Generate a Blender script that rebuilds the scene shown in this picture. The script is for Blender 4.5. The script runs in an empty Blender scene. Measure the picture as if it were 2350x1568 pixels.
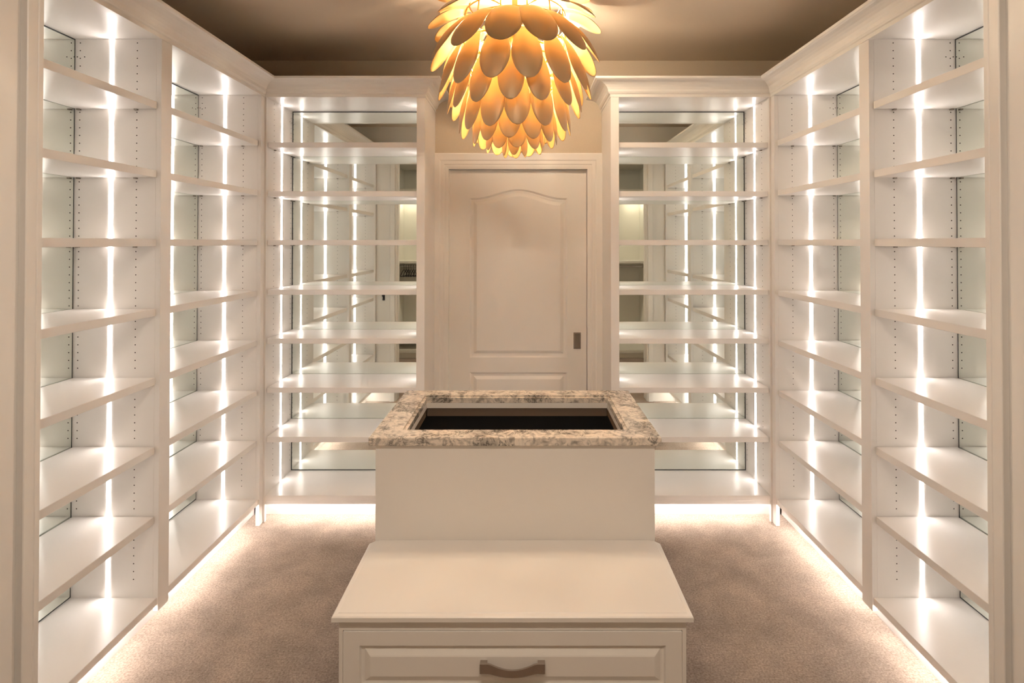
import bpy, bmesh, math, random
from mathutils import Vector, Matrix

random.seed(7)
sc = bpy.context.scene
COL = sc.collection
R = math.radians

# ------------------------------------------------------------------ camera
F_PX, W_PX = 1265.0, 2350.0
ZC = 1.59
cam_d = bpy.data.cameras.new('camera')
cam = bpy.data.objects.new('camera', cam_d); COL.objects.link(cam)
cam_d.sensor_fit = 'HORIZONTAL'; cam_d.sensor_width = 36.0
cam_d.lens = F_PX / W_PX * 36.0
PITCH = 0.0105
cam.location = (0.0366, 0, ZC)
cam.rotation_euler = (math.pi / 2 + PITCH, 0, 0)
cam_d.shift_x = -28.0 / W_PX
cam_d.shift_y = -(784.0 - (557.0 - F_PX * math.tan(PITCH))) / W_PX
cam_d.clip_start = 0.02
cam_d.dof.use_dof = True; cam_d.dof.focus_distance = 2.5; cam_d.dof.aperture_fstop = 3.2
sc.camera = cam

# ------------------------------------------------------------------ world, exposure
world = bpy.data.worlds.new('world'); sc.world = world
world.use_nodes = True
world.node_tree.nodes['Background'].inputs[0].default_value = (0.5, 0.45, 0.4, 1)
world.node_tree.nodes['Background'].inputs[1].default_value = 0.02
vs = sc.view_settings
vs.view_transform = 'Standard'; vs.look = 'None'; vs.gamma = 1.0
vs.use_curve_mapping = False
vs.exposure = 1.0
sc.cycles.max_bounces = 8; sc.cycles.diffuse_bounces = 4; sc.cycles.glossy_bounces = 5
sc.cycles.adaptive_threshold = 0.04
sc.cycles.use_light_tree = False

LED_STRENGTH = 14.5          # vertical strips in the shelving
KICK_STRENGTH = 26.0         # strips under the cabinets
BULB_WATTS = 29.0            # each chandelier bulb
LOW_FILL_WATTS = 20.0              # lamp added low in the chandelier so the lower petals glow
TOP_WATTS = 60.0              # upper chandelier lamp, added over the petal gap to brighten the ceiling
CAN_WATTS = 8.4              # recessed ceiling lights of the entry zone

# ------------------------------------------------------------------ main dimensions
WF = 1.45        # half distance between the faces of the side shelving
DF = 3.15        # face of the back shelving
DW = 3.52        # back wall
CH = 2.756       # ceiling
NEAR = 1.47      # room face of the partition with the wide opening
BACKX = 1.83     # side walls

# ------------------------------------------------------------------ materials
MATS = {}
def new_mat(name):
    m = bpy.data.materials.new(name); m.use_nodes = True
    MATS[name] = m
    return m, m.node_tree.nodes, m.node_tree.links, m.node_tree.nodes['Principled BSDF']

def simple(name, col, rough=0.5, metal=0.0, noise=0.0, scale=40.0, bump=0.0, spec=0.5):
    m, n, l, b = new_mat(name)
    b.inputs['Roughness'].default_value = rough
    b.inputs['Metallic'].default_value = metal
    b.inputs['Specular IOR Level'].default_value = spec
    tc = n.new('ShaderNodeTexCoord')
    nz = n.new('ShaderNodeTexNoise'); nz.inputs['Scale'].default_value = scale
    nz.inputs['Detail'].default_value = 4.0
    l.new(tc.outputs['Object'], nz.inputs['Vector'])
    rp = n.new('ShaderNodeMapRange')
    rp.inputs['To Min'].default_value = 1 - noise; rp.inputs['To Max'].default_value = 1 + noise
    l.new(nz.outputs['Fac'], rp.inputs['Value'])
    mx = n.new('ShaderNodeMix'); mx.data_type = 'RGBA'; mx.blend_type = 'MULTIPLY'
    mx.inputs['Factor'].default_value = 1.0
    mx.inputs['A'].default_value = (*col, 1)
    l.new(rp.outputs['Result'], mx.inputs['B'])
    l.new(mx.outputs['Result'], b.inputs['Base Color'])
    if bump:
        bp = n.new('ShaderNodeBump'); bp.inputs['Strength'].default_value = bump
        bp.inputs['Distance'].default_value = 0.002
        l.new(nz.outputs['Fac'], bp.inputs['Height']); l.new(bp.outputs['Normal'], b.inputs['Normal'])
    return m

def emitter(name, col, strength, sampling='FRONT'):
    m = bpy.data.materials.new(name); m.use_nodes = True; MATS[name] = m
    n, l = m.node_tree.nodes, m.node_tree.links
    n.remove(n['Principled BSDF'])
    e = n.new('ShaderNodeEmission'); e.inputs[0].default_value = (*col, 1); e.inputs[1].default_value = strength
    l.new(e.outputs[0], n['Material Output'].inputs['Surface'])
    m.cycles.emission_sampling = sampling
    return m

simple('cabinet_white', (0.80, 0.76, 0.72), 0.32, noise=0.012, scale=6)
simple('island_white', (0.79, 0.74, 0.68), 0.38, noise=0.012, scale=6)
simple('trim_white', (0.80, 0.76, 0.71), 0.40, noise=0.012, scale=6)
simple('wall_taupe', (0.56, 0.47, 0.36), 0.85, noise=0.03, scale=120, bump=0.15)
simple('ceiling_paint', (0.68, 0.575, 0.455), 0.85, noise=0.02, scale=90, bump=0.12)
simple('hole_dark', (0.035, 0.028, 0.022), 0.8)
simple('mirror_edge', (0.05, 0.055, 0.05), 0.5)
simple('slot_dark', (0.10, 0.085, 0.07), 0.9)
simple('velvet_black', (0.0035, 0.0035, 0.004), 0.95, spec=0.05)
simple('velvet_brown', (0.17, 0.12, 0.085), 0.9, spec=0.1)
simple('nickel', (0.46, 0.40, 0.355), 0.24, 1.0, noise=0.03, scale=200)
simple('pull_bronze', (0.30, 0.26, 0.22), 0.35, 0.9)
simple('chrome', (0.75, 0.74, 0.72), 0.12, 1.0)
simple('gold_frame', (0.80, 0.52, 0.19), 0.20, 1.0, noise=0.05, scale=60)
simple('hanger_black', (0.02, 0.018, 0.018), 0.5)
simple('wardrobe_white', (0.78, 0.75, 0.66), 0.5, noise=0.01)
emitter('led', (1.0, 0.925, 0.885), LED_STRENGTH)
emitter('led_kick', (1.0, 0.94, 0.905), KICK_STRENGTH)
emitter('bulb_glow', (1.0, 0.80, 0.55), 12.0, 'NONE')
emitter('can_glow', (1.0, 0.80, 0.60), 8.0, 'NONE')

# mirror glass, silvered, with the green cast of the photo
m, n, l, b = new_mat('mirror')
b.inputs['Base Color'].default_value = (0.83, 0.875, 0.825, 1)
b.inputs['Metallic'].default_value = 1.0; b.inputs['Roughness'].default_value = 0.0

# carpet
m, n, l, b = new_mat('carpet')
b.inputs['Roughness'].default_value = 0.95; b.inputs['Specular IOR Level'].default_value = 0.08
b.inputs['Sheen Weight'].default_value = 0.15
tc = n.new('ShaderNodeTexCoord')
n1 = n.new('ShaderNodeTexNoise'); n1.inputs['Scale'].default_value = 130; n1.inputs['Detail'].default_value = 6; n1.inputs['Roughness'].default_value = 0.75
n2 = n.new('ShaderNodeTexNoise'); n2.inputs['Scale'].default_value = 5.0; n2.inputs['Detail'].default_value = 8; n2.inputs['Distortion'].default_value = 0.15
n2.inputs['Roughness'].default_value = 0.65
l.new(tc.outputs['Object'], n1.inputs['Vector']); l.new(tc.outputs['Object'], n2.inputs['Vector'])
r1 = n.new('ShaderNodeValToRGB')
r1.color_ramp.elements[0].position = 0.30; r1.color_ramp.elements[0].color = (0.19, 0.135, 0.096, 1)
r1.color_ramp.elements[1].position = 0.68; r1.color_ramp.elements[1].color = (0.60, 0.468, 0.378, 1)
l.new(n1.outputs['Fac'], r1.inputs['Fac'])
r2 = n.new('ShaderNodeMapRange'); r2.inputs['From Min'].default_value = 0.3; r2.inputs['From Max'].default_value = 0.7
r2.inputs['To Min'].default_value = 0.72; r2.inputs['To Max'].default_value = 1.20
l.new(n2.outputs['Fac'], r2.inputs['Value'])
mx = n.new('ShaderNodeMix'); mx.data_type = 'RGBA'; mx.blend_type = 'MULTIPLY'; mx.inputs['Factor'].default_value = 1
l.new(r1.outputs['Color'], mx.inputs['A']); l.new(r2.outputs['Result'], mx.inputs['B'])
l.new(mx.outputs['Result'], b.inputs['Base Color'])
bp = n.new('ShaderNodeBump'); bp.inputs['Strength'].default_value = 0.9; bp.inputs['Distance'].default_value = 0.008
l.new(n1.outputs['Fac'], bp.inputs['Height']); l.new(bp.outputs['Normal'], b.inputs['Normal'])

# granite
m, n, l, b = new_mat('granite')
b.inputs['Roughness'].default_value = 0.22
tc = n.new('ShaderNodeTexCoord')
mp = n.new('ShaderNodeMapping'); mp.inputs['Rotation'].default_value = (0.3, 0.2, 0.5)
l.new(tc.outputs['Object'], mp.inputs['Vector'])
big = n.new('ShaderNodeTexNoise'); big.inputs['Scale'].default_value = 6.5; big.inputs['Detail'].default_value = 4; big.inputs['Distortion'].default_value = 1.2
med = n.new('ShaderNodeTexNoise'); med.inputs['Scale'].default_value = 15; med.inputs['Detail'].default_value = 9; med.inputs['Distortion'].default_value = 2.2; med.inputs['Roughness'].default_value = 0.62
fin = n.new('ShaderNodeTexNoise'); fin.inputs['Scale'].default_value = 24; fin.inputs['Detail'].default_value = 6; fin.inputs['Distortion'].default_value = 1.5
for q in (big, med, fin): l.new(mp.outputs['Vector'], q.inputs['Vector'])
# thin veins where the medium noise crosses its middle
sub = n.new('ShaderNodeMath'); sub.operation = 'SUBTRACT'; sub.inputs[1].default_value = 0.5; l.new(med.outputs['Fac'], sub.inputs[0])
ab = n.new('ShaderNodeMath'); ab.operation = 'ABSOLUTE'; l.new(sub.outputs[0], ab.inputs[0])
vein = n.new('ShaderNodeMapRange'); vein.inputs['From Min'].default_value = 0.0; vein.inputs['From Max'].default_value = 0.05
vein.inputs['To Min'].default_value = 1; vein.inputs['To Max'].default_value = 0; l.new(ab.outputs[0], vein.inputs['Value'])
zone = n.new('ShaderNodeMapRange'); zone.inputs['From Min'].default_value = 0.44; zone.inputs['From Max'].default_value = 0.56
zone.inputs['To Min'].default_value = 0.12; zone.inputs['To Max'].default_value = 1.0; l.new(big.outputs['Fac'], zone.inputs['Value'])
vm = n.new('ShaderNodeMath'); vm.operation = 'MULTIPLY'; l.new(vein.outputs[0], vm.inputs[0]); l.new(zone.outputs[0], vm.inputs[1])
base = n.new('ShaderNodeValToRGB')
base.color_ramp.elements[0].position = 0.30; base.color_ramp.elements[0].color = (0.33, 0.29, 0.245, 1)
base.color_ramp.elements[1].position = 0.56; base.color_ramp.elements[1].color = (0.80, 0.70, 0.59, 1)
l.new(fin.outputs['Fac'], base.inputs['Fac'])
zd = n.new('ShaderNodeMapRange'); zd.inputs['From Min'].default_value = 0.5; zd.inputs['From Max'].default_value = 0.66
zd.inputs['To Min'].default_value = 1.0; zd.inputs['To Max'].default_value = 0.55; l.new(big.outputs['Fac'], zd.inputs['Value'])
bz = n.new('ShaderNodeMix'); bz.data_type = 'RGBA'; bz.blend_type = 'MULTIPLY'; bz.inputs['Factor'].default_value = 1
l.new(base.outputs['Color'], bz.inputs['A']); l.new(zd.outputs[0], bz.inputs['B'])
gm = n.new('ShaderNodeMix'); gm.data_type = 'RGBA'
l.new(vm.outputs[0], gm.inputs['Factor']); l.new(bz.outputs['Result'], gm.inputs['A'])
gm.inputs['B'].default_value = (0.075, 0.068, 0.06, 1)
l.new(gm.outputs['Result'], b.inputs['Base Color'])

# chandelier petals: champagne outside, gold leaf inside, a little light passes through
def petal_mat(name, col, metal, rough, trans, tcol):
    m, n, l, b = new_mat(name)
    b.inputs['Base Color'].default_value = (*col, 1)
    b.inputs['Metallic'].default_value = metal; b.inputs['Roughness'].default_value = rough
    t = n.new('ShaderNodeBsdfTranslucent'); t.inputs['Color'].default_value = (*tcol, 1)
    nz = n.new('ShaderNodeTexNoise'); nz.inputs['Scale'].default_value = 14
    tc = n.new('ShaderNodeTexCoord'); l.new(tc.outputs['Object'], nz.inputs['Vector'])
    mr = n.new('ShaderNodeMapRange'); mr.inputs['To Min'].default_value = trans * 0.85; mr.inputs['To Max'].default_value = trans * 1.15
    l.new(nz.outputs['Fac'], mr.inputs['Value'])
    ms = n.new('ShaderNodeMixShader')
    l.new(mr.outputs['Result'], ms.inputs['Fac'])
    l.new(b.outputs[0], ms.inputs[1]); l.new(t.outputs[0], ms.inputs[2])
    l.new(ms.outputs[0], n['Material Output'].inputs['Surface'])
petal_mat('petal_outer', (0.52, 0.40, 0.24), 0.20, 0.42, 0.13, (1.0, 0.60, 0.18))
petal_mat('petal_inner', (0.86, 0.58, 0.22), 0.35, 0.40, 0.13, (1.0, 0.60, 0.18))

# ------------------------------------------------------------------ mesh helpers
def bx(bm, x0, x1, y0, y1, z0, z1, bev=0.0):
    vs_ = [bm.verts.new(p) for p in ((x0, y0, z0), (x1, y0, z0), (x1, y1, z0), (x0, y1, z0),
                                     (x0, y0, z1), (x1, y0, z1), (x1, y1, z1), (x0, y1, z1))]
    fs = [bm.faces.new([vs_[i] for i in q]) for q in ((3, 2, 1, 0), (4, 5, 6, 7), (0, 1, 5, 4), (1, 2, 6, 5), (2, 3, 7, 6), (3, 0, 4, 7))]
    if bev > 0:
        es = list({e for f in fs for e in f.edges})
        bmesh.ops.bevel(bm, geom=es, offset=bev, segments=1, affect='EDGES', profile=0.5)

def tube(bm, pts, r, seg=8, closed=False):
    """round bar along a list of points; r may be a number or list"""
    pts = [Vector(p) for p in pts]; n = len(pts)
    rs = r if isinstance(r, (list, tuple)) else [r] * n
    rings = []; up = None
    for i, p in enumerate(pts):
        a = pts[i - 1] if (i > 0 or closed) else pts[i]
        c = pts[(i + 1) % n] if (i < n - 1 or closed) else pts[i]
        t = (c - a).normalized()
        if up is None:
            up = t.orthogonal().normalized()
        up = (up - t * up.dot(t)).normalized()
        sd = t.cross(up)
        rings.append([bm.verts.new(p + (up * math.cos(2 * math.pi * k / seg) + sd * math.sin(2 * math.pi * k / seg)) * rs[i]) for k in range(seg)])
    m = n if closed else n - 1
    for i in range(m):
        A, B = rings[i], rings[(i + 1) % n]
        for k in range(seg):
            bm.faces.new((A[k], A[(k + 1) % seg], B[(k + 1) % seg], B[k]))
    if not closed:
        bm.faces.new(rings[0][::-1]); bm.faces.new(rings[-1])

def lathe(bm, prof, seg=24, cx=0, cy=0):
    """prof: list of (r, z), revolved about the z axis; ends with r=0 close"""
    rings = []
    for r, z in prof:
        if r < 1e-6:
            rings.append([bm.verts.new((cx, cy, z))])
        else:
            rings.append([bm.verts.new((cx + r * math.cos(2 * math.pi * k / seg), cy + r * math.sin(2 * math.pi * k / seg), z)) for k in range(seg)])
    for A, B in zip(rings, rings[1:]):
        for k in range(seg):
            k2 = (k + 1) % seg
            if len(A) == 1 and len(B) == 1: continue
            if len(A) == 1: bm.faces.new((A[0], B[k2], B[k]))
            elif len(B) == 1: bm.faces.new((A[k], A[k2], B[0]))
            else: bm.faces.new((A[k], A[k2], B[k2], B[k]))

def mesh_of(name, bm, mats, smooth=False, recalc=True):
    if recalc: bmesh.ops.recalc_face_normals(bm, faces=bm.faces)
    me = bpy.data.meshes.new(name); bm.to_mesh(me); bm.free()
    for mt in (mats if isinstance(mats, (list, tuple)) else [mats]):
        me.materials.append(MATS[mt])
    if smooth:
        for p in me.polygons: p.use_smooth = True
    return me

def link(name, me, parent=None, loc=None, rz=None):
    o = bpy.data.objects.new(name, me); COL.objects.link(o)
    if parent is not None: o.parent = parent
    if loc is not None: o.location = loc
    if rz is not None: o.rotation_euler = (0, 0, rz)
    return o

def obj(name, bm, mats, parent=None, smooth=False, loc=None, rz=None):
    return link(name, mesh_of(name, bm, mats, smooth), parent, loc, rz)

def boxo(name, dims, mat, parent=None, bev=0.0):
    bm = bmesh.new(); bx(bm, *dims, bev=bev)
    return obj(name, bm, mat, parent)

def struct(o):
    o['kind'] = 'structure'; return o

def tag(o, label, cat, group=None):
    o['label'] = label; o['category'] = cat
    if group: o['group'] = group
    return o

def thing(name, label, cat, loc=(0, 0, 0), rz=0.0, group=None):
    o = bpy.data.objects.new(name, None); COL.objects.link(o)
    o.empty_display_size = 0.1
    o.location = loc; o.rotation_euler = (0, 0, rz)
    return tag(o, label, cat, group)

def sweep(bm, path, prof, left=True):
    """path: horizontal polyline [(x,y)], prof: [(out, z)] 'out' measured to the left of travel; mitred"""
    n = len(path); P = [Vector((p[0], p[1])) for p in path]
    rows = []
    for i in range(n):
        d0 = (P[i] - P[i - 1]).normalized() if i > 0 else None
        d1 = (P[i + 1] - P[i]).normalized() if i < n - 1 else None
        if d0 is None: d0 = d1
        if d1 is None: d1 = d0
        n0 = Vector((-d0.y, d0.x)); n1 = Vector((-d1.y, d1.x))
        mvec = (n0 + n1); mvec = mvec / max(1e-6, mvec.dot(n0)) if mvec.length > 1e-6 else n0
        rows.append([bm.verts.new((P[i].x + mvec.x * o, P[i].y + mvec.y * o, z)) for o, z in prof])
    k = len(prof)
    for A, B in zip(rows, rows[1:]):
        for j in range(k):
            bm.faces.new((A[j], A[(j + 1) % k], B[(j + 1) % k], B[j]))
    bm.faces.new(rows[0]); bm.faces.new(rows[-1][::-1])

def lamp(name, kind, watts, col, parent, loc, size, spot=None):
    d = bpy.data.lights.new(name, kind); d.energy = watts; d.color = col
    if kind == 'AREA': d.shape = 'DISK'; d.size = size
    else: d.shadow_soft_size = size
    if kind == 'SPOT': d.spot_size = spot; d.spot_blend = 0.6
    o = bpy.data.objects.new(name, d); COL.objects.link(o); o.parent = parent; o.location = loc
    return o

# ================================================================== THE SETTING
# floor: fine grid so that the pile has some real unevenness
bm = bmesh.new(); bx(bm, -2.5, 2.5, -1.35, 3.62, -0.06, 0.0)
struct(obj('floor', bm, 'carpet'))
bm = bmesh.new(); bx(bm, -2.5, 2.5, -1.35, 3.62, CH, CH + 0.08)
struct(obj('ceiling', bm, 'ceiling_paint'))

DOX0, DOX1, DOZ = -0.449, 0.4435, 2.064      # door opening in the back wall
bm = bmesh.new()
bx(bm, -2.0, DOX0, DW, DW + 0.12, 0, CH)
bx(bm, DOX1, 2.0, DW, DW + 0.12, 0, CH)
bx(bm, DOX0, DOX1, DW, DW + 0.12, DOZ, CH)
struct(obj('wall_back', bm, 'wall_taupe'))
struct(boxo('wall_left', (-BACKX - 0.1, -BACKX, NEAR, DW, 0, CH), 'wall_taupe'))
struct(boxo('wall_right', (BACKX, BACKX + 0.1, NEAR, DW, 0, CH), 'wall_taupe'))
# entry zone behind the partition
struct(boxo('wall_left_entry', (-2.48, -2.40, -1.30, 1.34, 0, CH), 'wall_taupe'))
struct(boxo('wall_right_entry', (2.40, 2.48, -1.30, 1.34, 0, CH), 'wall_taupe'))
struct(boxo('wall_rear', (-2.48, 2.48, -1.33, -1.25, 0, CH), 'wall_taupe'))

JL, JR = -1.247, 1.264
HEAD = 2.50
def partition(s, xj):
    """half of the wall with the wide opening: pier with split jamb and a dark pocket slot"""
    xo = s * 2.40
    bm = bmesh.new()
    a, c = sorted((xj + s * 0.020, xo))
    bx(bm, a, c, NEAR - 0.062, NEAR - 0.004, 0, CH)                 # room side leaf of the wall
    bx(bm, *sorted((xj + s * 0.020, xo)), NEAR - 0.14, NEAR - 0.084, 0, CH)
    bx(bm, *sorted((xj + s * 0.055, xo)), NEAR - 0.084, NEAR - 0.062, 0, CH)
    w = struct(obj('wall_front_' + ('left' if s < 0 else 'right'), bm, 'trim_white'))
    boxo('jamb', (*sorted((xj, xj + s * 0.020)), NEAR - 0.050, NEAR - 0.018, 0, HEAD), 'trim_white', w, 0.002)
    boxo('jamb', (*sorted((xj, xj + s * 0.020)), NEAR - 0.140, NEAR - 0.074, 0, HEAD), 'trim_white', w, 0.004)
    boxo('jamb_stop', (*sorted((xj + s * 0.001, xj + s * 0.020)), NEAR - 0.0165, NEAR, 0, HEAD), 'trim_white', w, 0.0015)
    boxo('pocket_slot', (*sorted((xj + s * 0.030, xj + s * 0.0545)), NEAR - 0.084, NEAR - 0.050, 0, HEAD), 'slot_dark', w)
    boxo('casing', (*sorted((xj + s * 0.012, xj + s * 0.062)), NEAR - 0.003, NEAR + 0.014, 0, HEAD + 0.05), 'trim_white', w, 0.003)
    return w
partition(-1, JL); partition(1, JR)
bm = bmesh.new(); bx(bm, JL - 0.02, JR + 0.02, NEAR - 0.14, NEAR - 0.004, HEAD, CH)
struct(obj('wall_front_header', bm, 'trim_white'))

# door casing: stepped profile, mitred
def casing(bm):
    prof = [(0.0, 0.0), (0.0, 0.014), (0.012, 0.016), (0.022, 0.016), (0.026, 0.020), (0.046, 0.020), (0.052, 0.025), (0.090, 0.027), (0.096, 0.024), (0.096, 0.0)]
    pts = [((DOX0, 0.0), (-1, 0)), ((DOX0, DOZ), (-1, 1)), ((DOX1, DOZ), (1, 1)), ((DOX1, 0.0), (1, 0))]
    rows = [[bm.verts.new((p[0] + d[0] * o, DW - h, p[1] + d[1] * o)) for o, h in prof] for p, d in pts]
    k = len(prof)
    for A, B in zip(rows, rows[1:]):
        for j in range(k):
            bm.faces.new((A[j], A[(j + 1) % k], B[(j + 1) % k], B[j]))
bm = bmesh.new(); casing(bm)
struct(obj('trim_1', bm, 'trim_white'))
bm = bmesh.new()
bx(bm, DOX0 - 0.001, DOX0 + 0.004, DW - 0.013, DW + 0.10, 0, DOZ)
bx(bm, DOX1 - 0.004, DOX1 + 0.001, DW - 0.013, DW + 0.10, 0, DOZ)
bx(bm, DOX0, DOX1, DW - 0.013, DW + 0.10, DOZ - 0.004, DOZ + 0.001)
struct(obj('trim_2', bm, 'trim_white'))

def panel_slab(bm, x0, x1, z0, z1, yf, yb, panels, steps):
    """slab whose front (towards -y) carries moulded panels; panels: functions inset -> outline [(x,z)]"""
    def loop(pts, y): 
        v = [bm.verts.new((x, y, z)) for x, z in pts]
        return v, [bm.edges.new((v[i], v[(i + 1) % len(v)])) for i in range(len(v))]
    ov, oe = loop([(x0, z0), (x1, z0), (x1, z1), (x0, z1)], yf)
    edges = list(oe)
    for pf in panels:
        prev, pe = loop(pf(0.0), yf); edges += pe
        for ins, dep in steps:
            cur, _ = loop(pf(ins), yf + dep)
            m = len(cur)
            for i in range(m):
                bm.faces.new((prev[i], prev[(i + 1) % m], cur[(i + 1) % m], cur[i]))
            prev = cur
        bm.faces.new(prev)
    bmesh.ops.triangle_fill(bm, use_beauty=True, use_dissolve=False, edges=edges)
    bv = [bm.verts.new((x, yb, z)) for x, z in ((x0, z0), (x1, z0), (x1, z1), (x0, z1))]
    for i in range(4):
        bm.faces.new((ov[i], ov[(i + 1) % 4], bv[(i + 1) % 4], bv[i]))
    bm.faces.new(bv[::-1])

def arch_panel(xa, xb, za, zs, zp):
    def f(i):
        pts = [(xa + i, za + i), (xb - i, za + i), (xb - i, zs - i)]
        xm, hw = (xa + xb) / 2, (xb - xa) / 2
        for k in range(1, 20):
            u = 1 - 2 * k / 20
            pts.append((xm + (hw - i) * u, zs - i + (zp - zs) * (0.5 + 0.5 * math.cos(math.pi * min(1, abs(u) * 1.08)))))
        pts.append((xa + i, zs - i))
        return pts
    return f
def rect_panel(xa, xb, za, zb):
    return lambda i: [(xa + i, za + i), (xb - i, za + i), (xb - i, zb - i), (xa + i, zb - i)]

bm = bmesh.new()
panel_slab(bm, DOX0 + 0.004, DOX1 - 0.0065, 0.012, DOZ - 0.006, DW + 0.026, DW + 0.061,
           [arch_panel(-0.313, 0.313, 0.852, 1.876, 1.934), rect_panel(-0.313, 0.313, 0.20, 0.757)],
           [(0.010, 0.009), (0.024, 0.010), (0.042, 0.001), (0.046, 0.0)])
door = struct(obj('door_1', bm, 'trim_white'))
# flush pull: rim and sunken cup
pl = bmesh.new()
px, pz = 0.376, 0.961
def ringbox(bm, x0, x1, z0, z1, w, y0, y1):
    bx(bm, x0, x1, y0, y1, z0, z0 + w); bx(bm, x0, x1, y0, y1, z1 - w, z1)
    bx(bm, x0, x0 + w, y0, y1, z0 + w, z1 - w); bx(bm, x1 - w, x1, y0, y1, z0 + w, z1 - w)
ringbox(pl, px - 0.023, px + 0.023, pz - 0.052, pz + 0.052, 0.007, DW + 0.020, DW + 0.027)
po = obj('flush_pull', pl, 'nickel', door); po['label'] = 'recessed rectangular metal pull'
boxo('pull_cup', (px - 0.0165, px + 0.0165, DW + 0.0245, DW + 0.027, pz - 0.0455, pz + 0.0455), 'pull_bronze', po)

# crown moulding over the shelving: cove profile, mitred corners
CZ0, CZ1, CP = 2.424, 2.517, 0.099
prof = [(-0.02, CZ0), (0.004, CZ0), (0.004, CZ0 + 0.016), (0.010, CZ0 + 0.019), (0.013, CZ0 + 0.024)]
for k in range(7):
    a = k / 6 * math.pi / 2
    prof.append((0.016 + 0.072 * (1 - math.cos(a)) , CZ0 + 0.027 + 0.050 * math.sin(a)))
prof += [(0.092, CZ0 + 0.079), (CP, CZ0 + 0.081), (CP, CZ1), (-0.02, CZ1)]
OE = 0.532                                            # outer end of the back units towards the door
num = 3
for s in (-1, 1):
    runs = [[(s * WF, NEAR), (s * WF, DF), (s * OE, DF)], [(s * WF, DF), (s * OE, DF), (s * OE, DW)]]
    # one mesh per run; each run is cut at its mitre
    path = [(s * WF, NEAR), (s * WF, DF), (s * OE, DF), (s * OE, DW)]
    sgn = -1 if s < 0 else 1
    P = [Vector(p) for p in path]
    def offs(i):
        d0 = (P[i] - P[i - 1]).normalized() if i > 0 else (P[1] - P[0]).normalized()
        d1 = (P[i + 1] - P[i]).normalized() if i < 3 else d0
        f = lambda d: Vector((-d.y, d.x)) * sgn
        n0, n1 = f(d0), f(d1)
        mv = n0 + n1
        return mv / mv.dot(n0)
    for i in range(3):
        bm = bmesh.new()
        A = [bm.verts.new((P[i].x + offs(i).x * o, P[i].y + offs(i).y * o, z)) for o, z in prof]
        B = [bm.verts.new((P[i + 1].x + offs(i + 1).x * o, P[i + 1].y + offs(i + 1).y * o, z)) for o, z in prof]
        k = len(prof)
        for j in range(k):
            bm.faces.new((A[j], A[(j + 1) % k], B[(j + 1) % k], B[j]))
        bm.faces.new(A); bm.faces.new(B[::-1])
        struct(obj('trim_%d' % num, bm, 'trim_white')); num += 1

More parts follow.
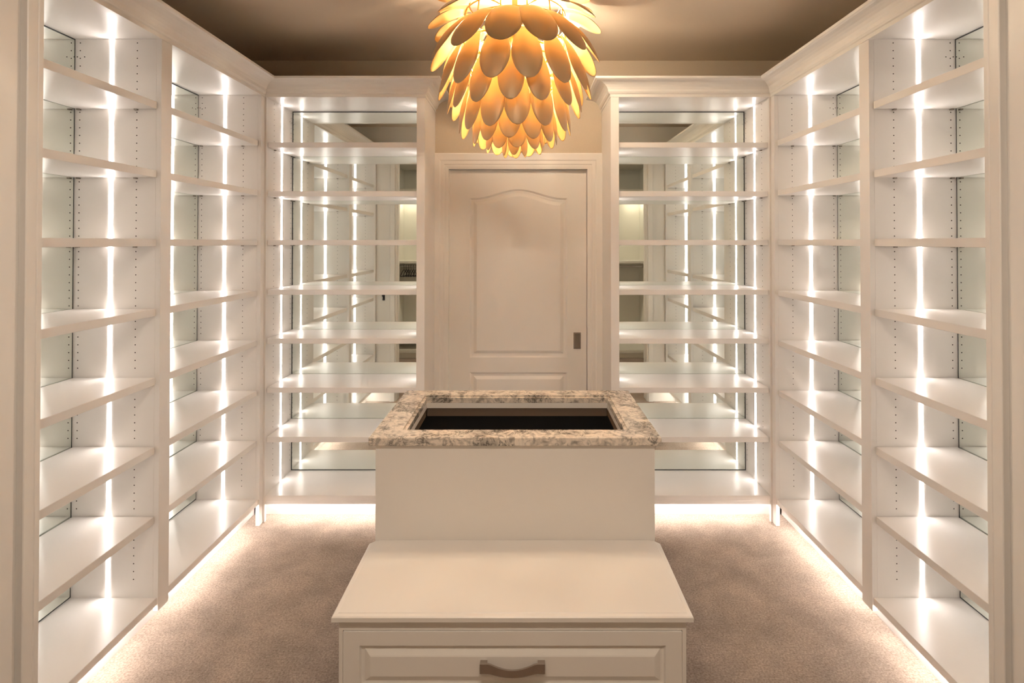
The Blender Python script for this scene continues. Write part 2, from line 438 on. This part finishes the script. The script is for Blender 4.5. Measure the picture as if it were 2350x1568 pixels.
# ================================================================== SHELVING UNITS
SHELF_Z = [2.152, 1.871, 1.590, 1.305, 1.025, 0.744, 0.462]
T = 0.019
MIRY = 0.350
mesh_cache = {}
def unit(label, w, loc, rz, stile_l, stile_r, kick, end=None):
    """local x along the front, y into the depth, z up; interior spans 0..w"""
    u = thing('shelving_unit', label, 'shelving', loc, rz, 'white lit shelving units around the room')
    key = round(w, 4)
    for side in (0, 1):
        x0, x1 = (-T, 0.0) if side == 0 else (w, w + T)
        sp = boxo('side_panel', (x0, x1, 0.021, 0.3548, 0.1482, 2.425), 'cabinet_white', u)
        face, dr = (0.0, 1) if side == 0 else (w, -1)
        boxo('led_strip', (*sorted((face, face + dr * 0.0012)), 0.196, 0.2115, 0.149, 2.424), 'led', sp)
        bm = bmesh.new()
        zs = [0.222 + 0.0317 * k for k in range(70)]
        for yy, zlist in ((0.100, zs), (0.334, zs), (0.316, [2.352]), (0.346, [2.352])):
            for z in zlist:
                if z > 2.41 or any(abs(z - s_) < 0.0215 for s_ in SHELF_Z): continue
                c0 = [bm.verts.new((face + dr * 0.0004, yy + 0.0026 * math.cos(a * math.pi / 3), z + 0.0026 * math.sin(a * math.pi / 3))) for a in range(6)]
                c1 = [bm.verts.new((face - dr * 0.003, v.co.y, v.co.z)) for v in c0]
                bm.faces.new(c0); bm.faces.new(c1[::-1])
                for a in range(6): bm.faces.new((c0[a], c0[(a + 1) % 6], c1[(a + 1) % 6], c1[a]))
        ph = obj('pin_holes', bm, 'hole_dark', sp); ph['kind'] = 'stuff'
    boxo('bottom_panel', (-T, w + T, 0.006, 0.362, 0.118, 0.148), 'cabinet_white', u, 0.0012)
    if abs(rz) < 0.01: boxo('valance', (-0.005, w + 0.005, 0.012, 0.026, 0.097, 0.1178), 'cabinet_white', u)
    boxo('top_panel', (-T, w + T, 0.006, 0.362, 2.4255, 2.445), 'cabinet_white', u)
    bk = boxo('back_board', (-T, w + T, 0.3550, 0.362, 0.1485, 2.4255), 'mirror_edge', u)
    mr = boxo('mirror_panel', (0.0072, w - 0.0072, MIRY + 0.0025, MIRY + 0.0045, 0.1555, 2.4185), 'mirror', u)
    mr['label'] = 'silvered mirror lining the back'
    if key not in mesh_cache:
        b1 = bmesh.new(); bx(b1, 0.0028, w - 0.0028, 0.016, MIRY - 0.0025, -0.015, 0.015, bev=0.0012)
        b2 = bmesh.new()
        for xx in (0.0, w):
            sg = 1 if xx == 0 else -1
            for yy in (0.100, 0.334):
                bx(b2, *sorted((xx + sg * 0.0005, xx + sg * 0.011)), yy - 0.006, yy + 0.006, -0.0205, -0.0152)
        mesh_cache[key] = (mesh_of('shelf', b1, 'cabinet_white'), mesh_of('shelf_pins', b2, 'pull_bronze'))
    for z in SHELF_Z:
        s = link('shelf', mesh_cache[key][0], u, (0, 0, z))
        p = link('shelf_pins', mesh_cache[key][1], s); p['kind'] = 'stuff'
    for x0, x1 in (stile_l, stile_r):
        if x1 > x0:
            corner = abs(abs(x1 - x0) - (DF - Y2b)) < 1e-4 or abs(x1 - x0 - 0.010) < 1e-4
            boxo('face_stile', (x0, x1, 0.0, 0.0205, 0.0 if corner else 0.095, 2.44), 'cabinet_white', u)
    boxo('toe_kick', (kick[0], kick[1], 0.092, 0.107, 0.0, 0.1175), 'cabinet_white', u)
    boxo('kick_light', (max(kick[0], -0.02) + 0.03, min(kick[1], w + 0.02) - 0.03, 0.060, 0.072, 0.1130, 0.1178), 'led_kick', u)
    if end:
        boxo('end_panel', (end[0], end[1], 0.021, 0.368, 0.0, 2.44), 'cabinet_white', u)
    return u

Y1a, Y2b = 1.500, 3.109
BX0, BX1 = 1.440, 0.579
wb = BX0 - BX1
# left wall: local x runs towards the back wall
Y1b, Y2a = 2.253, 2.319; YM = 2.286
unit('white mirror-backed shelving unit on the left wall, nearer the viewer', Y1b - Y1a, (-WF, Y1a, 0), R(90),
     (-0.025, 0.0), (Y1b - Y1a, YM - Y1a), (-0.02, YM - Y1a))
unit('white mirror-backed shelving unit on the left wall, next to the back corner', Y2b - Y2a, (-WF, Y2a, 0), R(90),
     (YM - Y2a, 0.0), (Y2b - Y2a, DF - Y2a), (YM - Y2a, DF - Y2a + 0.092))
# right wall: local x runs towards the viewer
Y1b, Y2a = 2.253, 2.319; YM = 2.286
unit('white mirror-backed shelving unit on the right wall, nearer the viewer', Y1b - Y1a, (WF, Y1b, 0), R(-90),
     (Y1b - YM, 0.0), (Y1b - Y1a, Y1b - Y1a + 0.025), (Y1b - YM, Y1b - Y1a + 0.02))
unit('white mirror-backed shelving unit on the right wall, next to the back corner', Y2b - Y2a, (WF, Y2b, 0), R(-90),
     (Y2b - DF, 0.0), (Y2b - Y2a, Y2b - YM), (Y2b - DF - 0.092, Y2b - YM))
# back wall
unit('white mirror-backed shelving unit on the back wall, left of the door', wb, (-BX0, DF, 0), 0,
     (-0.010, 0.0), (wb, wb + BX1 - OE), (-0.092, wb + 0.03), (wb + 0.0195, wb + BX1 - OE))
unit('white mirror-backed shelving unit on the back wall, right of the door', wb, (BX1, DF, 0), 0,
     (OE - BX1, 0.0), (wb, wb + 0.010), (-0.03, wb + 0.092), (OE - BX1, -0.0195))

# ================================================================== ISLAND WITH GRANITE TOP
IX = 0.002
GZ = 0.853
isl = thing('island_cabinet', 'beige-white island cabinet in the middle of the carpet, under the granite slab', 'cabinet', (IX, 2.11, 0))
IW, ID = 0.532, 0.62
bm = bmesh.new()
bx(bm, -IW, IW, 0.0, 0.019, 0.0, GZ - 0.0332)                       # front panel
bx(bm, -IW, -IW + 0.019, 0.019, ID - 0.019, 0.0, GZ - 0.0332)
bx(bm, IW - 0.019, IW, 0.019, ID - 0.019, 0.0, GZ - 0.0332)
bx(bm, -IW, IW, ID - 0.019, ID, 0.0, GZ - 0.0332)
obj('carcass', bm, 'island_white', isl)
HX0, HX1, HY0, HY1 = -0.432, 0.432, 0.082, 0.545                   # clear opening in the slab (local to island)
bm = bmesh.new(); ringbox_ = None
for q in ((HX0, HX1, HY1, HY1 + 0.02), (HX0, HX1, HY0 - 0.02, HY0), (HX0 - 0.02, HX0, HY0 - 0.02, HY1 + 0.02), (HX1, HX1 + 0.02, HY0 - 0.02, HY1 + 0.02)):
    bx(bm, q[0], q[1], q[2], q[3], GZ - 0.058, GZ - 0.0335)
ap = obj('tray_apron', bm, 'island_white', isl)
bm = bmesh.new()
for q in ((HX0, HX1, HY1 + 0.004, HY1 + 0.018), (HX0, HX1, HY0 - 0.018, HY0 - 0.004), (HX0 - 0.018, HX0 - 0.004, HY0 - 0.018, HY1 + 0.018), (HX1 + 0.004, HX1 + 0.018, HY0 - 0.018, HY1 + 0.018)):
    bx(bm, q[0], q[1], q[2], q[3], GZ - 0.17, GZ - 0.0582)
obj('tray_side', bm, 'velvet_brown', isl)
bm = bmesh.new(); bx(bm, HX0 - 0.018, HX1 + 0.018, HY0 - 0.018, HY1 + 0.018, GZ - 0.105, GZ - 0.097)
tl = obj('tray_lining', bm, 'velvet_black', isl); tl['label'] = 'black lined tray floor'

# granite slab: frame with a rebate round the opening
slab = bmesh.new()
gx, gy0, gy1 = 0.554, 2.092 - 2.11, 2.757 - 2.11
def frame_piece(bm, ox0, ox1, oy0, oy1, ix0, ix1, iy0, iy1, z0, z1):
    O = [(ox0, oy0), (ox1, oy0), (ox1, oy1), (ox0, oy1)]; I = [(ix0, iy0), (ix1, iy0), (ix1, iy1), (ix0, iy1)]
    vo0 = [bm.verts.new((x, y, z0)) for x, y in O]; vo1 = [bm.verts.new((x, y, z1)) for x, y in O]
    vi0 = [bm.verts.new((x, y, z0)) for x, y in I]; vi1 = [bm.verts.new((x, y, z1)) for x, y in I]
    for i in range(4):
        j = (i + 1) % 4
        bm.faces.new((vo0[i], vo0[j], vo1[j], vo1[i])); bm.faces.new((vi1[i], vi1[j], vi0[j], vi0[i]))
        bm.faces.new((vo1[i], vo1[j], vi1[j], vi1[i])); bm.faces.new((vi0[i], vi0[j], vo0[j], vo0[i]))
def slab_mesh(bm):
    """closed frame: outer edge eased, opening with a step"""
    def ring(x0, x1, y0, y1, z): return [bm.verts.new(p) for p in ((x0, y0, z), (x1, y0, z), (x1, y1, z), (x0, y1, z))]
    e = 0.003; zb, zt = GZ - 0.033, GZ
    rs = [ring(-gx + e, gx - e, gy0 + e, gy1 - e, zt), ring(-gx, gx, gy0, gy1, zt - e), ring(-gx, gx, gy0, gy1, zb + e),
          ring(-gx + e, gx - e, gy0 + e, gy1 - e, zb), ring(HX0, HX1, HY0, HY1, zb), ring(HX0, HX1, HY0, HY1, zt - 0.009),
          ring(HX0 - 0.013, HX1 + 0.013, HY0 - 0.013, HY1 + 0.013, zt - 0.009), ring(HX0 - 0.013, HX1 + 0.013, HY0 - 0.013, HY1 + 0.013, zt)]
    for i in range(len(rs)):
        A, B = rs[i], rs[(i + 1) % len(rs)]
        for k in range(4):
            bm.faces.new((A[k], A[(k + 1) % 4], B[(k + 1) % 4], B[k]))
slab_mesh(slab)
g = obj('granite_countertop', slab, 'granite', None, loc=(IX, 2.11, 0))
tag(g, 'veined cream and grey granite slab with a rectangular opening, on the island', 'countertop')

# ================================================================== BENCH WITH DRAWERS
bench = thing('bench', 'low beige-white bench with drawers standing against the front of the island', 'bench', (IX - 0.001, 1.682, 0))
BZ = 0.458
BW, BD = 0.549, 0.427
bm = bmesh.new()
ch = 0.018
def bench_outline(i, z):
    w = BW - i
    return [bm.verts.new(p) for p in ((-w, i, z), (w, i, z), (w, BD - ch, z), (w - ch + 0.0, BD, z), (-w + ch, BD, z), (-w, BD - ch, z))]
rs = [bench_outline(0.017, BZ), bench_outline(0.015, BZ - 0.0022), bench_outline(0.003, BZ - 0.0030), bench_outline(0.0, BZ - 0.006), bench_outline(0.0, BZ - 0.019), bench_outline(0.006, BZ - 0.023)]
bm.faces.new(rs[0]); bm.faces.new(rs[-1][::-1])
for A, B in zip(rs, rs[1:]):
    for k in range(6): bm.faces.new((A[k], B[k], B[(k + 1) % 6], A[(k + 1) % 6]))
obj('bench_top', bm, 'island_white', bench)
bw = BW - 0.0175
bm = bmesh.new()
fy = 0.018
bx(bm, -bw, -bw + 0.012, fy, BD, 0.0, BZ - 0.0232); bx(bm, bw - 0.012, bw, fy, BD, 0.0, BZ - 0.0232)
bx(bm, -bw + 0.012, bw - 0.012, fy, fy + 0.02, BZ - 0.055, BZ - 0.0232)
bx(bm, -bw + 0.012, bw - 0.012, fy + 0.024, BD, 0.07, BZ - 0.0235)
bx(bm, -bw + 0.012, bw - 0.012, fy + 0.05, fy + 0.07, 0.0, 0.07)
obj('carcass', bm, 'island_white', bench)
def drawer(z0, z1, ytag):
    bm = bmesh.new()
    x0, x1 = -bw + 0.014, bw - 0.014
    m_ = 0.050
    panel_slab(bm, x0, x1, z0, z1, fy - 0.004, fy + 0.020, [rect_panel(x0 + m_, x1 - m_, z0 + 0.042, z1 - 0.042)],
               [(0.004, 0.0085), (0.010, 0.010), (0.014, 0.010), (0.030, 0.0015), (0.034, 0.0)])
    d = obj('drawer', bm, 'island_white', bench)
    # bow pull: flat bar, square ends, sagging middle
    zc = (z0 + z1) / 2 + 0.002
    hb = bmesh.new()
    L, hw, th = 0.0985, 0.0155, 0.006
    pts = []
    N = 24
    for k in range(N + 1):
        u = -1 + 2 * k / N
        a = abs(u)
        t = 0 if a > 0.72 else (1 - (a / 0.72) ** 2) ** 1.15
        pts.append((u * L, -0.020 - 0.008 * t, zc - 0.0095 * t + 0.005, hw * (0.92 - 0.24 * t)))
    rows = []
    for x, y, z, h in pts:
        rows.append([hb.verts.new(p) for p in ((x, fy - 0.004 + y, z - h), (x, fy - 0.004 + y, z + h), (x, fy - 0.004 + y + th, z + h), (x, fy - 0.004 + y + th, z - h))])
    for A, B in zip(rows, rows[1:]):
        for k in range(4): hb.faces.new((A[k], A[(k + 1) % 4], B[(k + 1) % 4], B[k]))
    hb.faces.new(rows[0]); hb.faces.new(rows[-1][::-1])
    for sx in (-1, 1):
        bx(hb, *sorted((sx * L, sx * (L - 0.022))), fy - 0.019, fy - 0.0035, zc - 0.007, zc + 0.0185, bev=0.001)
    h = obj('handle', hb, 'nickel', d); h['label'] = 'brushed nickel bow handle'
drawer(0.190, 0.401, 0)
drawer(0.075, 0.186, 1)

# ================================================================== CHANDELIER
CX, CY = -0.005, 2.42
ch = thing('chandelier', 'gold chandelier of overlapping petals hanging from the ceiling', 'chandelier', (CX, CY, 0))
def petal_mesh(name, r0, z0, r1, z1, width, base_w, bulge, cup):
    """petal from its fixing (r0,z0) to the tip (r1,z1), facing -y (radius grows towards -y)"""
    NS, NT = 14, 8
    a, c = Vector((r0, z0)), Vector((r1, z1))
    d = (c - a); nrm = Vector((-d.y, d.x)).normalized()
    if nrm.x < 0: nrm = -nrm
    if abs(d.x) > abs(d.y) * 2 and nrm.y < 0: nrm = -nrm
    def centre(s): return a + d * s + nrm * (bulge * 4 * s * (1 - s))
    def prof(s):
        if s < 0.56:
            u = s / 0.56; return base_w + (1 - base_w) * math.sin(u * math.pi / 2)
        u = (s - 0.56) / 0.44; return math.sqrt(max(0.0, 1 - u * u))
    grid = []
    for i in range(NS + 1):
        s = 1 - (1 - i / NS) ** 1.35
        s = min(s, 0.9985)
        p = centre(s); t2 = (centre(min(1, s + 0.01)) - centre(max(0, s - 0.01))).normalized()
        nn = Vector((-t2.y, t2.x)); 
        if nn.dot(nrm) < 0: nn = -nn
        row = []
        for j in range(NT + 1):
            u = -1 + 2 * j / NT
            x = u * width / 2 * prof(s)
            q = p - nn * (cup * (x / (width / 2)) ** 2)
            row.append((x, q, nn))
        grid.append(row)
    bm = bmesh.new(); th = 0.0016
    O = [[bm.verts.new((x, -(q.x), q.y)) for x, q, nn in row] for row in grid]
    I = [[bm.verts.new((x, -(q.x - nn.x * th), q.y - nn.y * th)) for x, q, nn in row] for row in grid]
    for i in range(NS):
        for j in range(NT):
            bm.faces.new((O[i][j], O[i + 1][j], O[i + 1][j + 1], O[i][j + 1])).material_index = 0
            bm.faces.new((I[i][j], I[i][j + 1], I[i + 1][j + 1], I[i + 1][j])).material_index = 1
    rim = [(0, j) for j in range(NT + 1)] + [(i, NT) for i in range(1, NS + 1)] + [(NS, j) for j in range(NT - 1, -1, -1)] + [(i, 0) for i in range(NS - 1, 0, -1)]
    for k in range(len(rim)):
        a_, b_ = rim[k], rim[(k + 1) % len(rim)]
        bm.faces.new((O[a_[0]][a_[1]], O[b_[0]][b_[1]], I[b_[0]][b_[1]], I[a_[0]][a_[1]])).material_index = 0
    return mesh_of(name, bm, ['petal_outer', 'petal_inner'], smooth=True)
#        r0    z0     r1     z1     width  base  bulge  cup    N   phase
ROWS = [(0.205, 2.632, 0.345, 2.615, 0.120, 0.50, 0.020, 0.014, 13, 10),
        (0.225, 2.592, 0.379, 2.512, 0.132, 0.55, 0.024, 0.016, 13, 4),
        (0.232, 2.542, 0.375, 2.350, 0.146, 0.78, 0.022, 0.018, 13, -8.4),
        (0.238, 2.452, 0.336, 2.218, 0.124, 0.42, 0.022, 0.020, 14, -13.8),
        (0.222, 2.375, 0.296, 2.146, 0.106, 0.45, 0.018, 0.018, 14, -2.5),
        (0.190, 2.290, 0.245, 2.058, 0.108, 0.45, 0.018, 0.018, 13, 4.8),
        (0.150, 2.215, 0.185, 2.014, 0.096, 0.45, 0.015, 0.014, 12, -6),
        (0.100, 2.150, 0.125, 1.986, 0.086, 0.45, 0.012, 0.012, 10, 6),
        (0.040, 2.110, 0.052, 1.966, 0.054, 0.50, 0.008, 0.006, 6, -4)]
for (r0, z0, r1, z1, w, bw_, bu, cu, N, ph) in ROWS:
    me = petal_mesh('petal', r0, z0, r1, z1, w, bw_, bu, cu)
    for k in range(N):
        a = ph + 360.0 * k / N + random.uniform(-1.6, 1.6)
        if 2.58 < z0 < 2.61 and 98 < (a % 360) < 170: continue   # second-tier petals left out at the back right so light reaches the ceiling
        dz = -0.012 * math.sin(R(a)) if z0 > 2.62 else 0.0      # the top tier hangs a little askew
        o = link('petal', me, ch, (0, 0, dz + random.uniform(-0.003, 0.003)), R(a))
# wire frame: rings at the fixings, ribs down the body, short hooks
for (r0, z0, *_r) in ROWS:
    bm = bmesh.new()
    tube(bm, [((r0 - 0.006) * math.cos(2 * math.pi * k / 48), (r0 - 0.006) * math.sin(2 * math.pi * k / 48), z0 - 0.004) for k in range(48)], 0.0032, 6, True)
    obj('frame_ring', bm, 'gold_frame', ch, smooth=True)
for k in range(13):
    a = 2 * math.pi * k / 13 + 0.12
    bm = bmesh.new()
    tube(bm, [((r0 - 0.008) * math.cos(a), (r0 - 0.008) * math.sin(a), z0) for (r0, z0, *_r) in ROWS[1:]], 0.0030, 6)
    obj('frame_rib', bm, 'gold_frame', ch, smooth=True)
bm = bmesh.new()
for k in range(6):
    a = 2 * math.pi * k / 6
    tube(bm, [(0.012 * math.cos(a), 0.012 * math.sin(a), 2.60), (0.217 * math.cos(a), 0.217 * math.sin(a), 2.590)], 0.004, 6)
obj('spoke_frame', bm, 'gold_frame', ch, smooth=True)
bm = bmesh.new()
lathe(bm, [(0, CH - 0.0005), (0.065, CH - 0.0005), (0.065, CH - 0.014), (0.058, CH - 0.022), (0.014, CH - 0.026), (0.012, 2.62), (0.012, 2.50), (0.020, 2.495), (0.020, 2.262), (0, 2.260)], 24)
obj('canopy_stem', bm, 'gold_frame', ch, smooth=False)
BULBS = [(100, 0.085), (340, 0.085), (220, 0.085)]
for ang, rr in BULBS:
    x, y = rr * math.cos(R(ang)), rr * math.sin(R(ang))
    bm = bmesh.new()
    lathe(bm, [(0, 2.56), (0.010, 2.56), (0.0185, 2.545), (0.0185, 2.506), (0.021, 2.504), (0.021, 2.499), (0.0185, 2.497), (0.0185, 2.492), (0, 2.492)], 16, x, y)
    tube(bm, [(0, 0, 2.575), (x * 0.6, y * 0.6, 2.578), (x, y, 2.557)], 0.005, 6)
    so = obj('lamp_socket', bm, 'gold_frame', ch, smooth=False)
    bm = bmesh.new()
    lathe(bm, [(0, 2.4925), (0.012, 2.4925), (0.014, 2.482), (0.022, 2.468), (0.026, 2.452), (0.024, 2.438), (0.014, 2.427), (0, 2.424)], 16, x, y)
    obj('bulb', bm, 'bulb_glow', so, smooth=True)
    lamp('bulb_light', 'POINT', BULB_WATTS, (1.0, 0.80, 0.57), so, (x, y, 2.455), 0.031)

# added lamps: high over the gap for the ceiling, low for the petal glow
for lx, ly, lz, lw, lr in ((0.156, 0.140, 2.558, TOP_WATTS, 0.026), (0.0, 0.0, 2.205, LOW_FILL_WATTS, 0.026)):
    bm = bmesh.new()
    if lz > 2.4:
        lathe(bm, [(0, lz - 0.058), (0.0185, lz - 0.058), (0.0185, lz - 0.026), (0.010, lz - 0.022), (0, lz - 0.022)], 16, lx, ly)
        tube(bm, [(0, 0, lz - 0.045), (lx, ly, lz - 0.045)], 0.005, 6)
        bulb = [(0, lz - 0.0215), (0.011, lz - 0.0215), (0.020, lz - 0.012), (0.023, lz), (0.018, lz + 0.014), (0, lz + 0.022)]
    else:
        lathe(bm, [(0, lz + 0.060), (0.0185, lz + 0.060), (0.0185, lz + 0.026), (0.010, lz + 0.022), (0, lz + 0.022)], 16, lx, ly)
        bulb = [(0, lz + 0.0215), (0.011, lz + 0.0215), (0.020, lz + 0.012), (0.023, lz), (0.018, lz - 0.014), (0, lz - 0.022)]
    so = obj('lamp_socket', bm, 'gold_frame', ch)
    bm = bmesh.new(); lathe(bm, bulb, 16, lx, ly)
    obj('bulb', bm, 'bulb_glow', so, smooth=True)
    lamp('bulb_light', 'POINT', lw, (1.0, 0.82, 0.60), so, (lx, ly, lz), lr)

# ================================================================== ENTRY ZONE BEHIND THE VIEWER (seen in the mirrors)
def can_light(x, y, label):
    t = thing('recessed_light', label, 'ceiling light', (x, y, CH))
    bm = bmesh.new()
    lathe(bm, [(0.062, -0.001), (0.082, -0.001), (0.082, -0.005), (0.064, -0.008), (0.060, -0.006), (0.060, -0.001)], 28)
    obj('trim_ring', bm, 'trim_white', t, smooth=False)
    bm = bmesh.new(); lathe(bm, [(0.060, -0.001), (0.060, -0.0035), (0, -0.0035)], 28)
    obj('lens', bm, 'can_glow', t)
    lamp('downlight', 'AREA', CAN_WATTS, (1.0, 0.86, 0.72), t, (0, 0, -0.009), 0.12)
can_light(-0.26, 0.25, 'round recessed ceiling light of the entry, left of centre')
can_light(0.26, 0.25, 'round recessed ceiling light of the entry, right of centre')

RY = -0.55
def wardrobe(s, label):
    """open hanging bay facing the room; s = -1 left, +1 right"""
    t = thing('wardrobe', label, 'wardrobe', (s * 1.20, RY, 0))
    X = lambda a: s * (a - 1.20)
    def b(name, a0, a1, y0, y1, z0, z1, mat='wardrobe_white'):
        return boxo(name, (*sorted((X(a0), X(a1))), y0, y1, z0, z1), mat, t)
    b('back_board', 0.66, 2.32, -0.60, -0.582, 0.05, 2.70)
    for a0, a1 in ((0.66, 0.70), (1.735, 1.825), (2.28, 2.32)):
        b('stile', a0, a1, -0.58, 0.0, 0.0, 2.70)
    for a0, a1 in ((0.70, 1.735), (1.825, 2.28)):
        b('shelf', a0, a1, -0.58, -0.001, 2.275, 2.32)
        b('header', a0, a1, -0.58, -0.001, 2.66, 2.70)
    b('shelf', 0.70, 1.735, -0.58, -0.02, 1.305, 1.335)
    b('shelf', 0.70, 1.735, -0.58, -0.001, 0.08, 0.12)
    b('shelf', 0.70, 1.735, -0.58, -0.02, 0.30, 0.33) if s < 0 else None
    b('plinth', 0.66, 2.32, -0.06, -0.04, 0.0, 0.08)
    b('door', 1.826, 2.279, -0.02, -0.001, 0.12, 2.27)
    # puck light under the upper shelf
    bm = bmesh.new(); lathe(bm, [(0, 2.275), (0.035, 2.275), (0.035, 2.266), (0, 2.266)], 20, X(1.62), -0.40)
    pk = obj('puck_light', bm, 'can_glow', t)
    lamp('puck_lamp', 'AREA', 0.7, (1.0, 0.88, 0.70), pk, (X(1.62), -0.40, 2.264), 0.06)
    return t
wardrobe(-1, 'open white wardrobe with hangers, reflected in the mirror left of the door')
wardrobe(1, 'open white wardrobe with an empty rod, reflected in the mirror right of the door')
for s in (-1, 1):
    bm = bmesh.new()
    tube(bm, [(s * 0.702, RY - 0.28, 1.255), (s * 1.733, RY - 0.28, 1.255)], 0.014, 12)
    for xe in (0.703, 1.722):
        tube(bm, [(s * xe, RY - 0.28, 1.255), (s * (xe + 0.010), RY - 0.28, 1.255)], 0.028, 16)
    r = obj('hanging_rod', bm, 'chrome', None, smooth=False)
    tag(r, 'chrome hanging rod %s' % ('carrying the black hangers, in the left wardrobe' if s < 0 else 'without hangers, in the right wardrobe'), 'rod')
# hangers
hb = bmesh.new()
pts = [(0, 0.0, 0.016)]
arc = [(0, 0.0190 * math.sin(a), 0.0190 * math.cos(a)) for a in [R(q) for q in range(-100, 121, 20)]]
tube(hb, arc + [(0, 0.0, -0.030), (0, 0.0, -0.052)], 0.0032, 6)
tube(hb, [(0, 0.0, -0.048), (0, 0.10, -0.075), (0, 0.20, -0.125), (0, 0.185, -0.136), (0, 0, -0.136), (0, -0.185, -0.136), (0, -0.20, -0.125), (0, -0.10, -0.075)], 0.0055, 6, True)
hme = mesh_of('hanger', hb, 'hanger_black', smooth=True)
for k in range(9):
    o = link('clothes_hanger', hme, None, (-(1.40 + k * 0.034), RY - 0.28, 1.2535), random.uniform(-0.02, 0.02))
    tag(o, 'black clothes hanger on the rod, reflected in the mirror left of the door', 'hanger', 'hangers on the left rod')

# small hook on the pier left of the opening
bm = bmesh.new()
bx(bm, -0.011, 0.011, 0.0, 0.006, -0.03, 0.03, bev=0.001)
tube(bm, [(0, 0.006, 0.015), (0, 0.030, 0.012), (0, 0.050, 0.016), (0, 0.056, 0.030)], 0.0055, 8)
tube(bm, [(0, 0.006, -0.012), (0, 0.022, -0.026), (0, 0.036, -0.022), (0, 0.040, -0.010)], 0.005, 8)
tag(obj('robe_hook', bm, 'hanger_black', None, loc=(-1.372, NEAR - 0.0035, 1.04)), 'small black double hook on the white pier, reflected in the left mirror', 'hook')
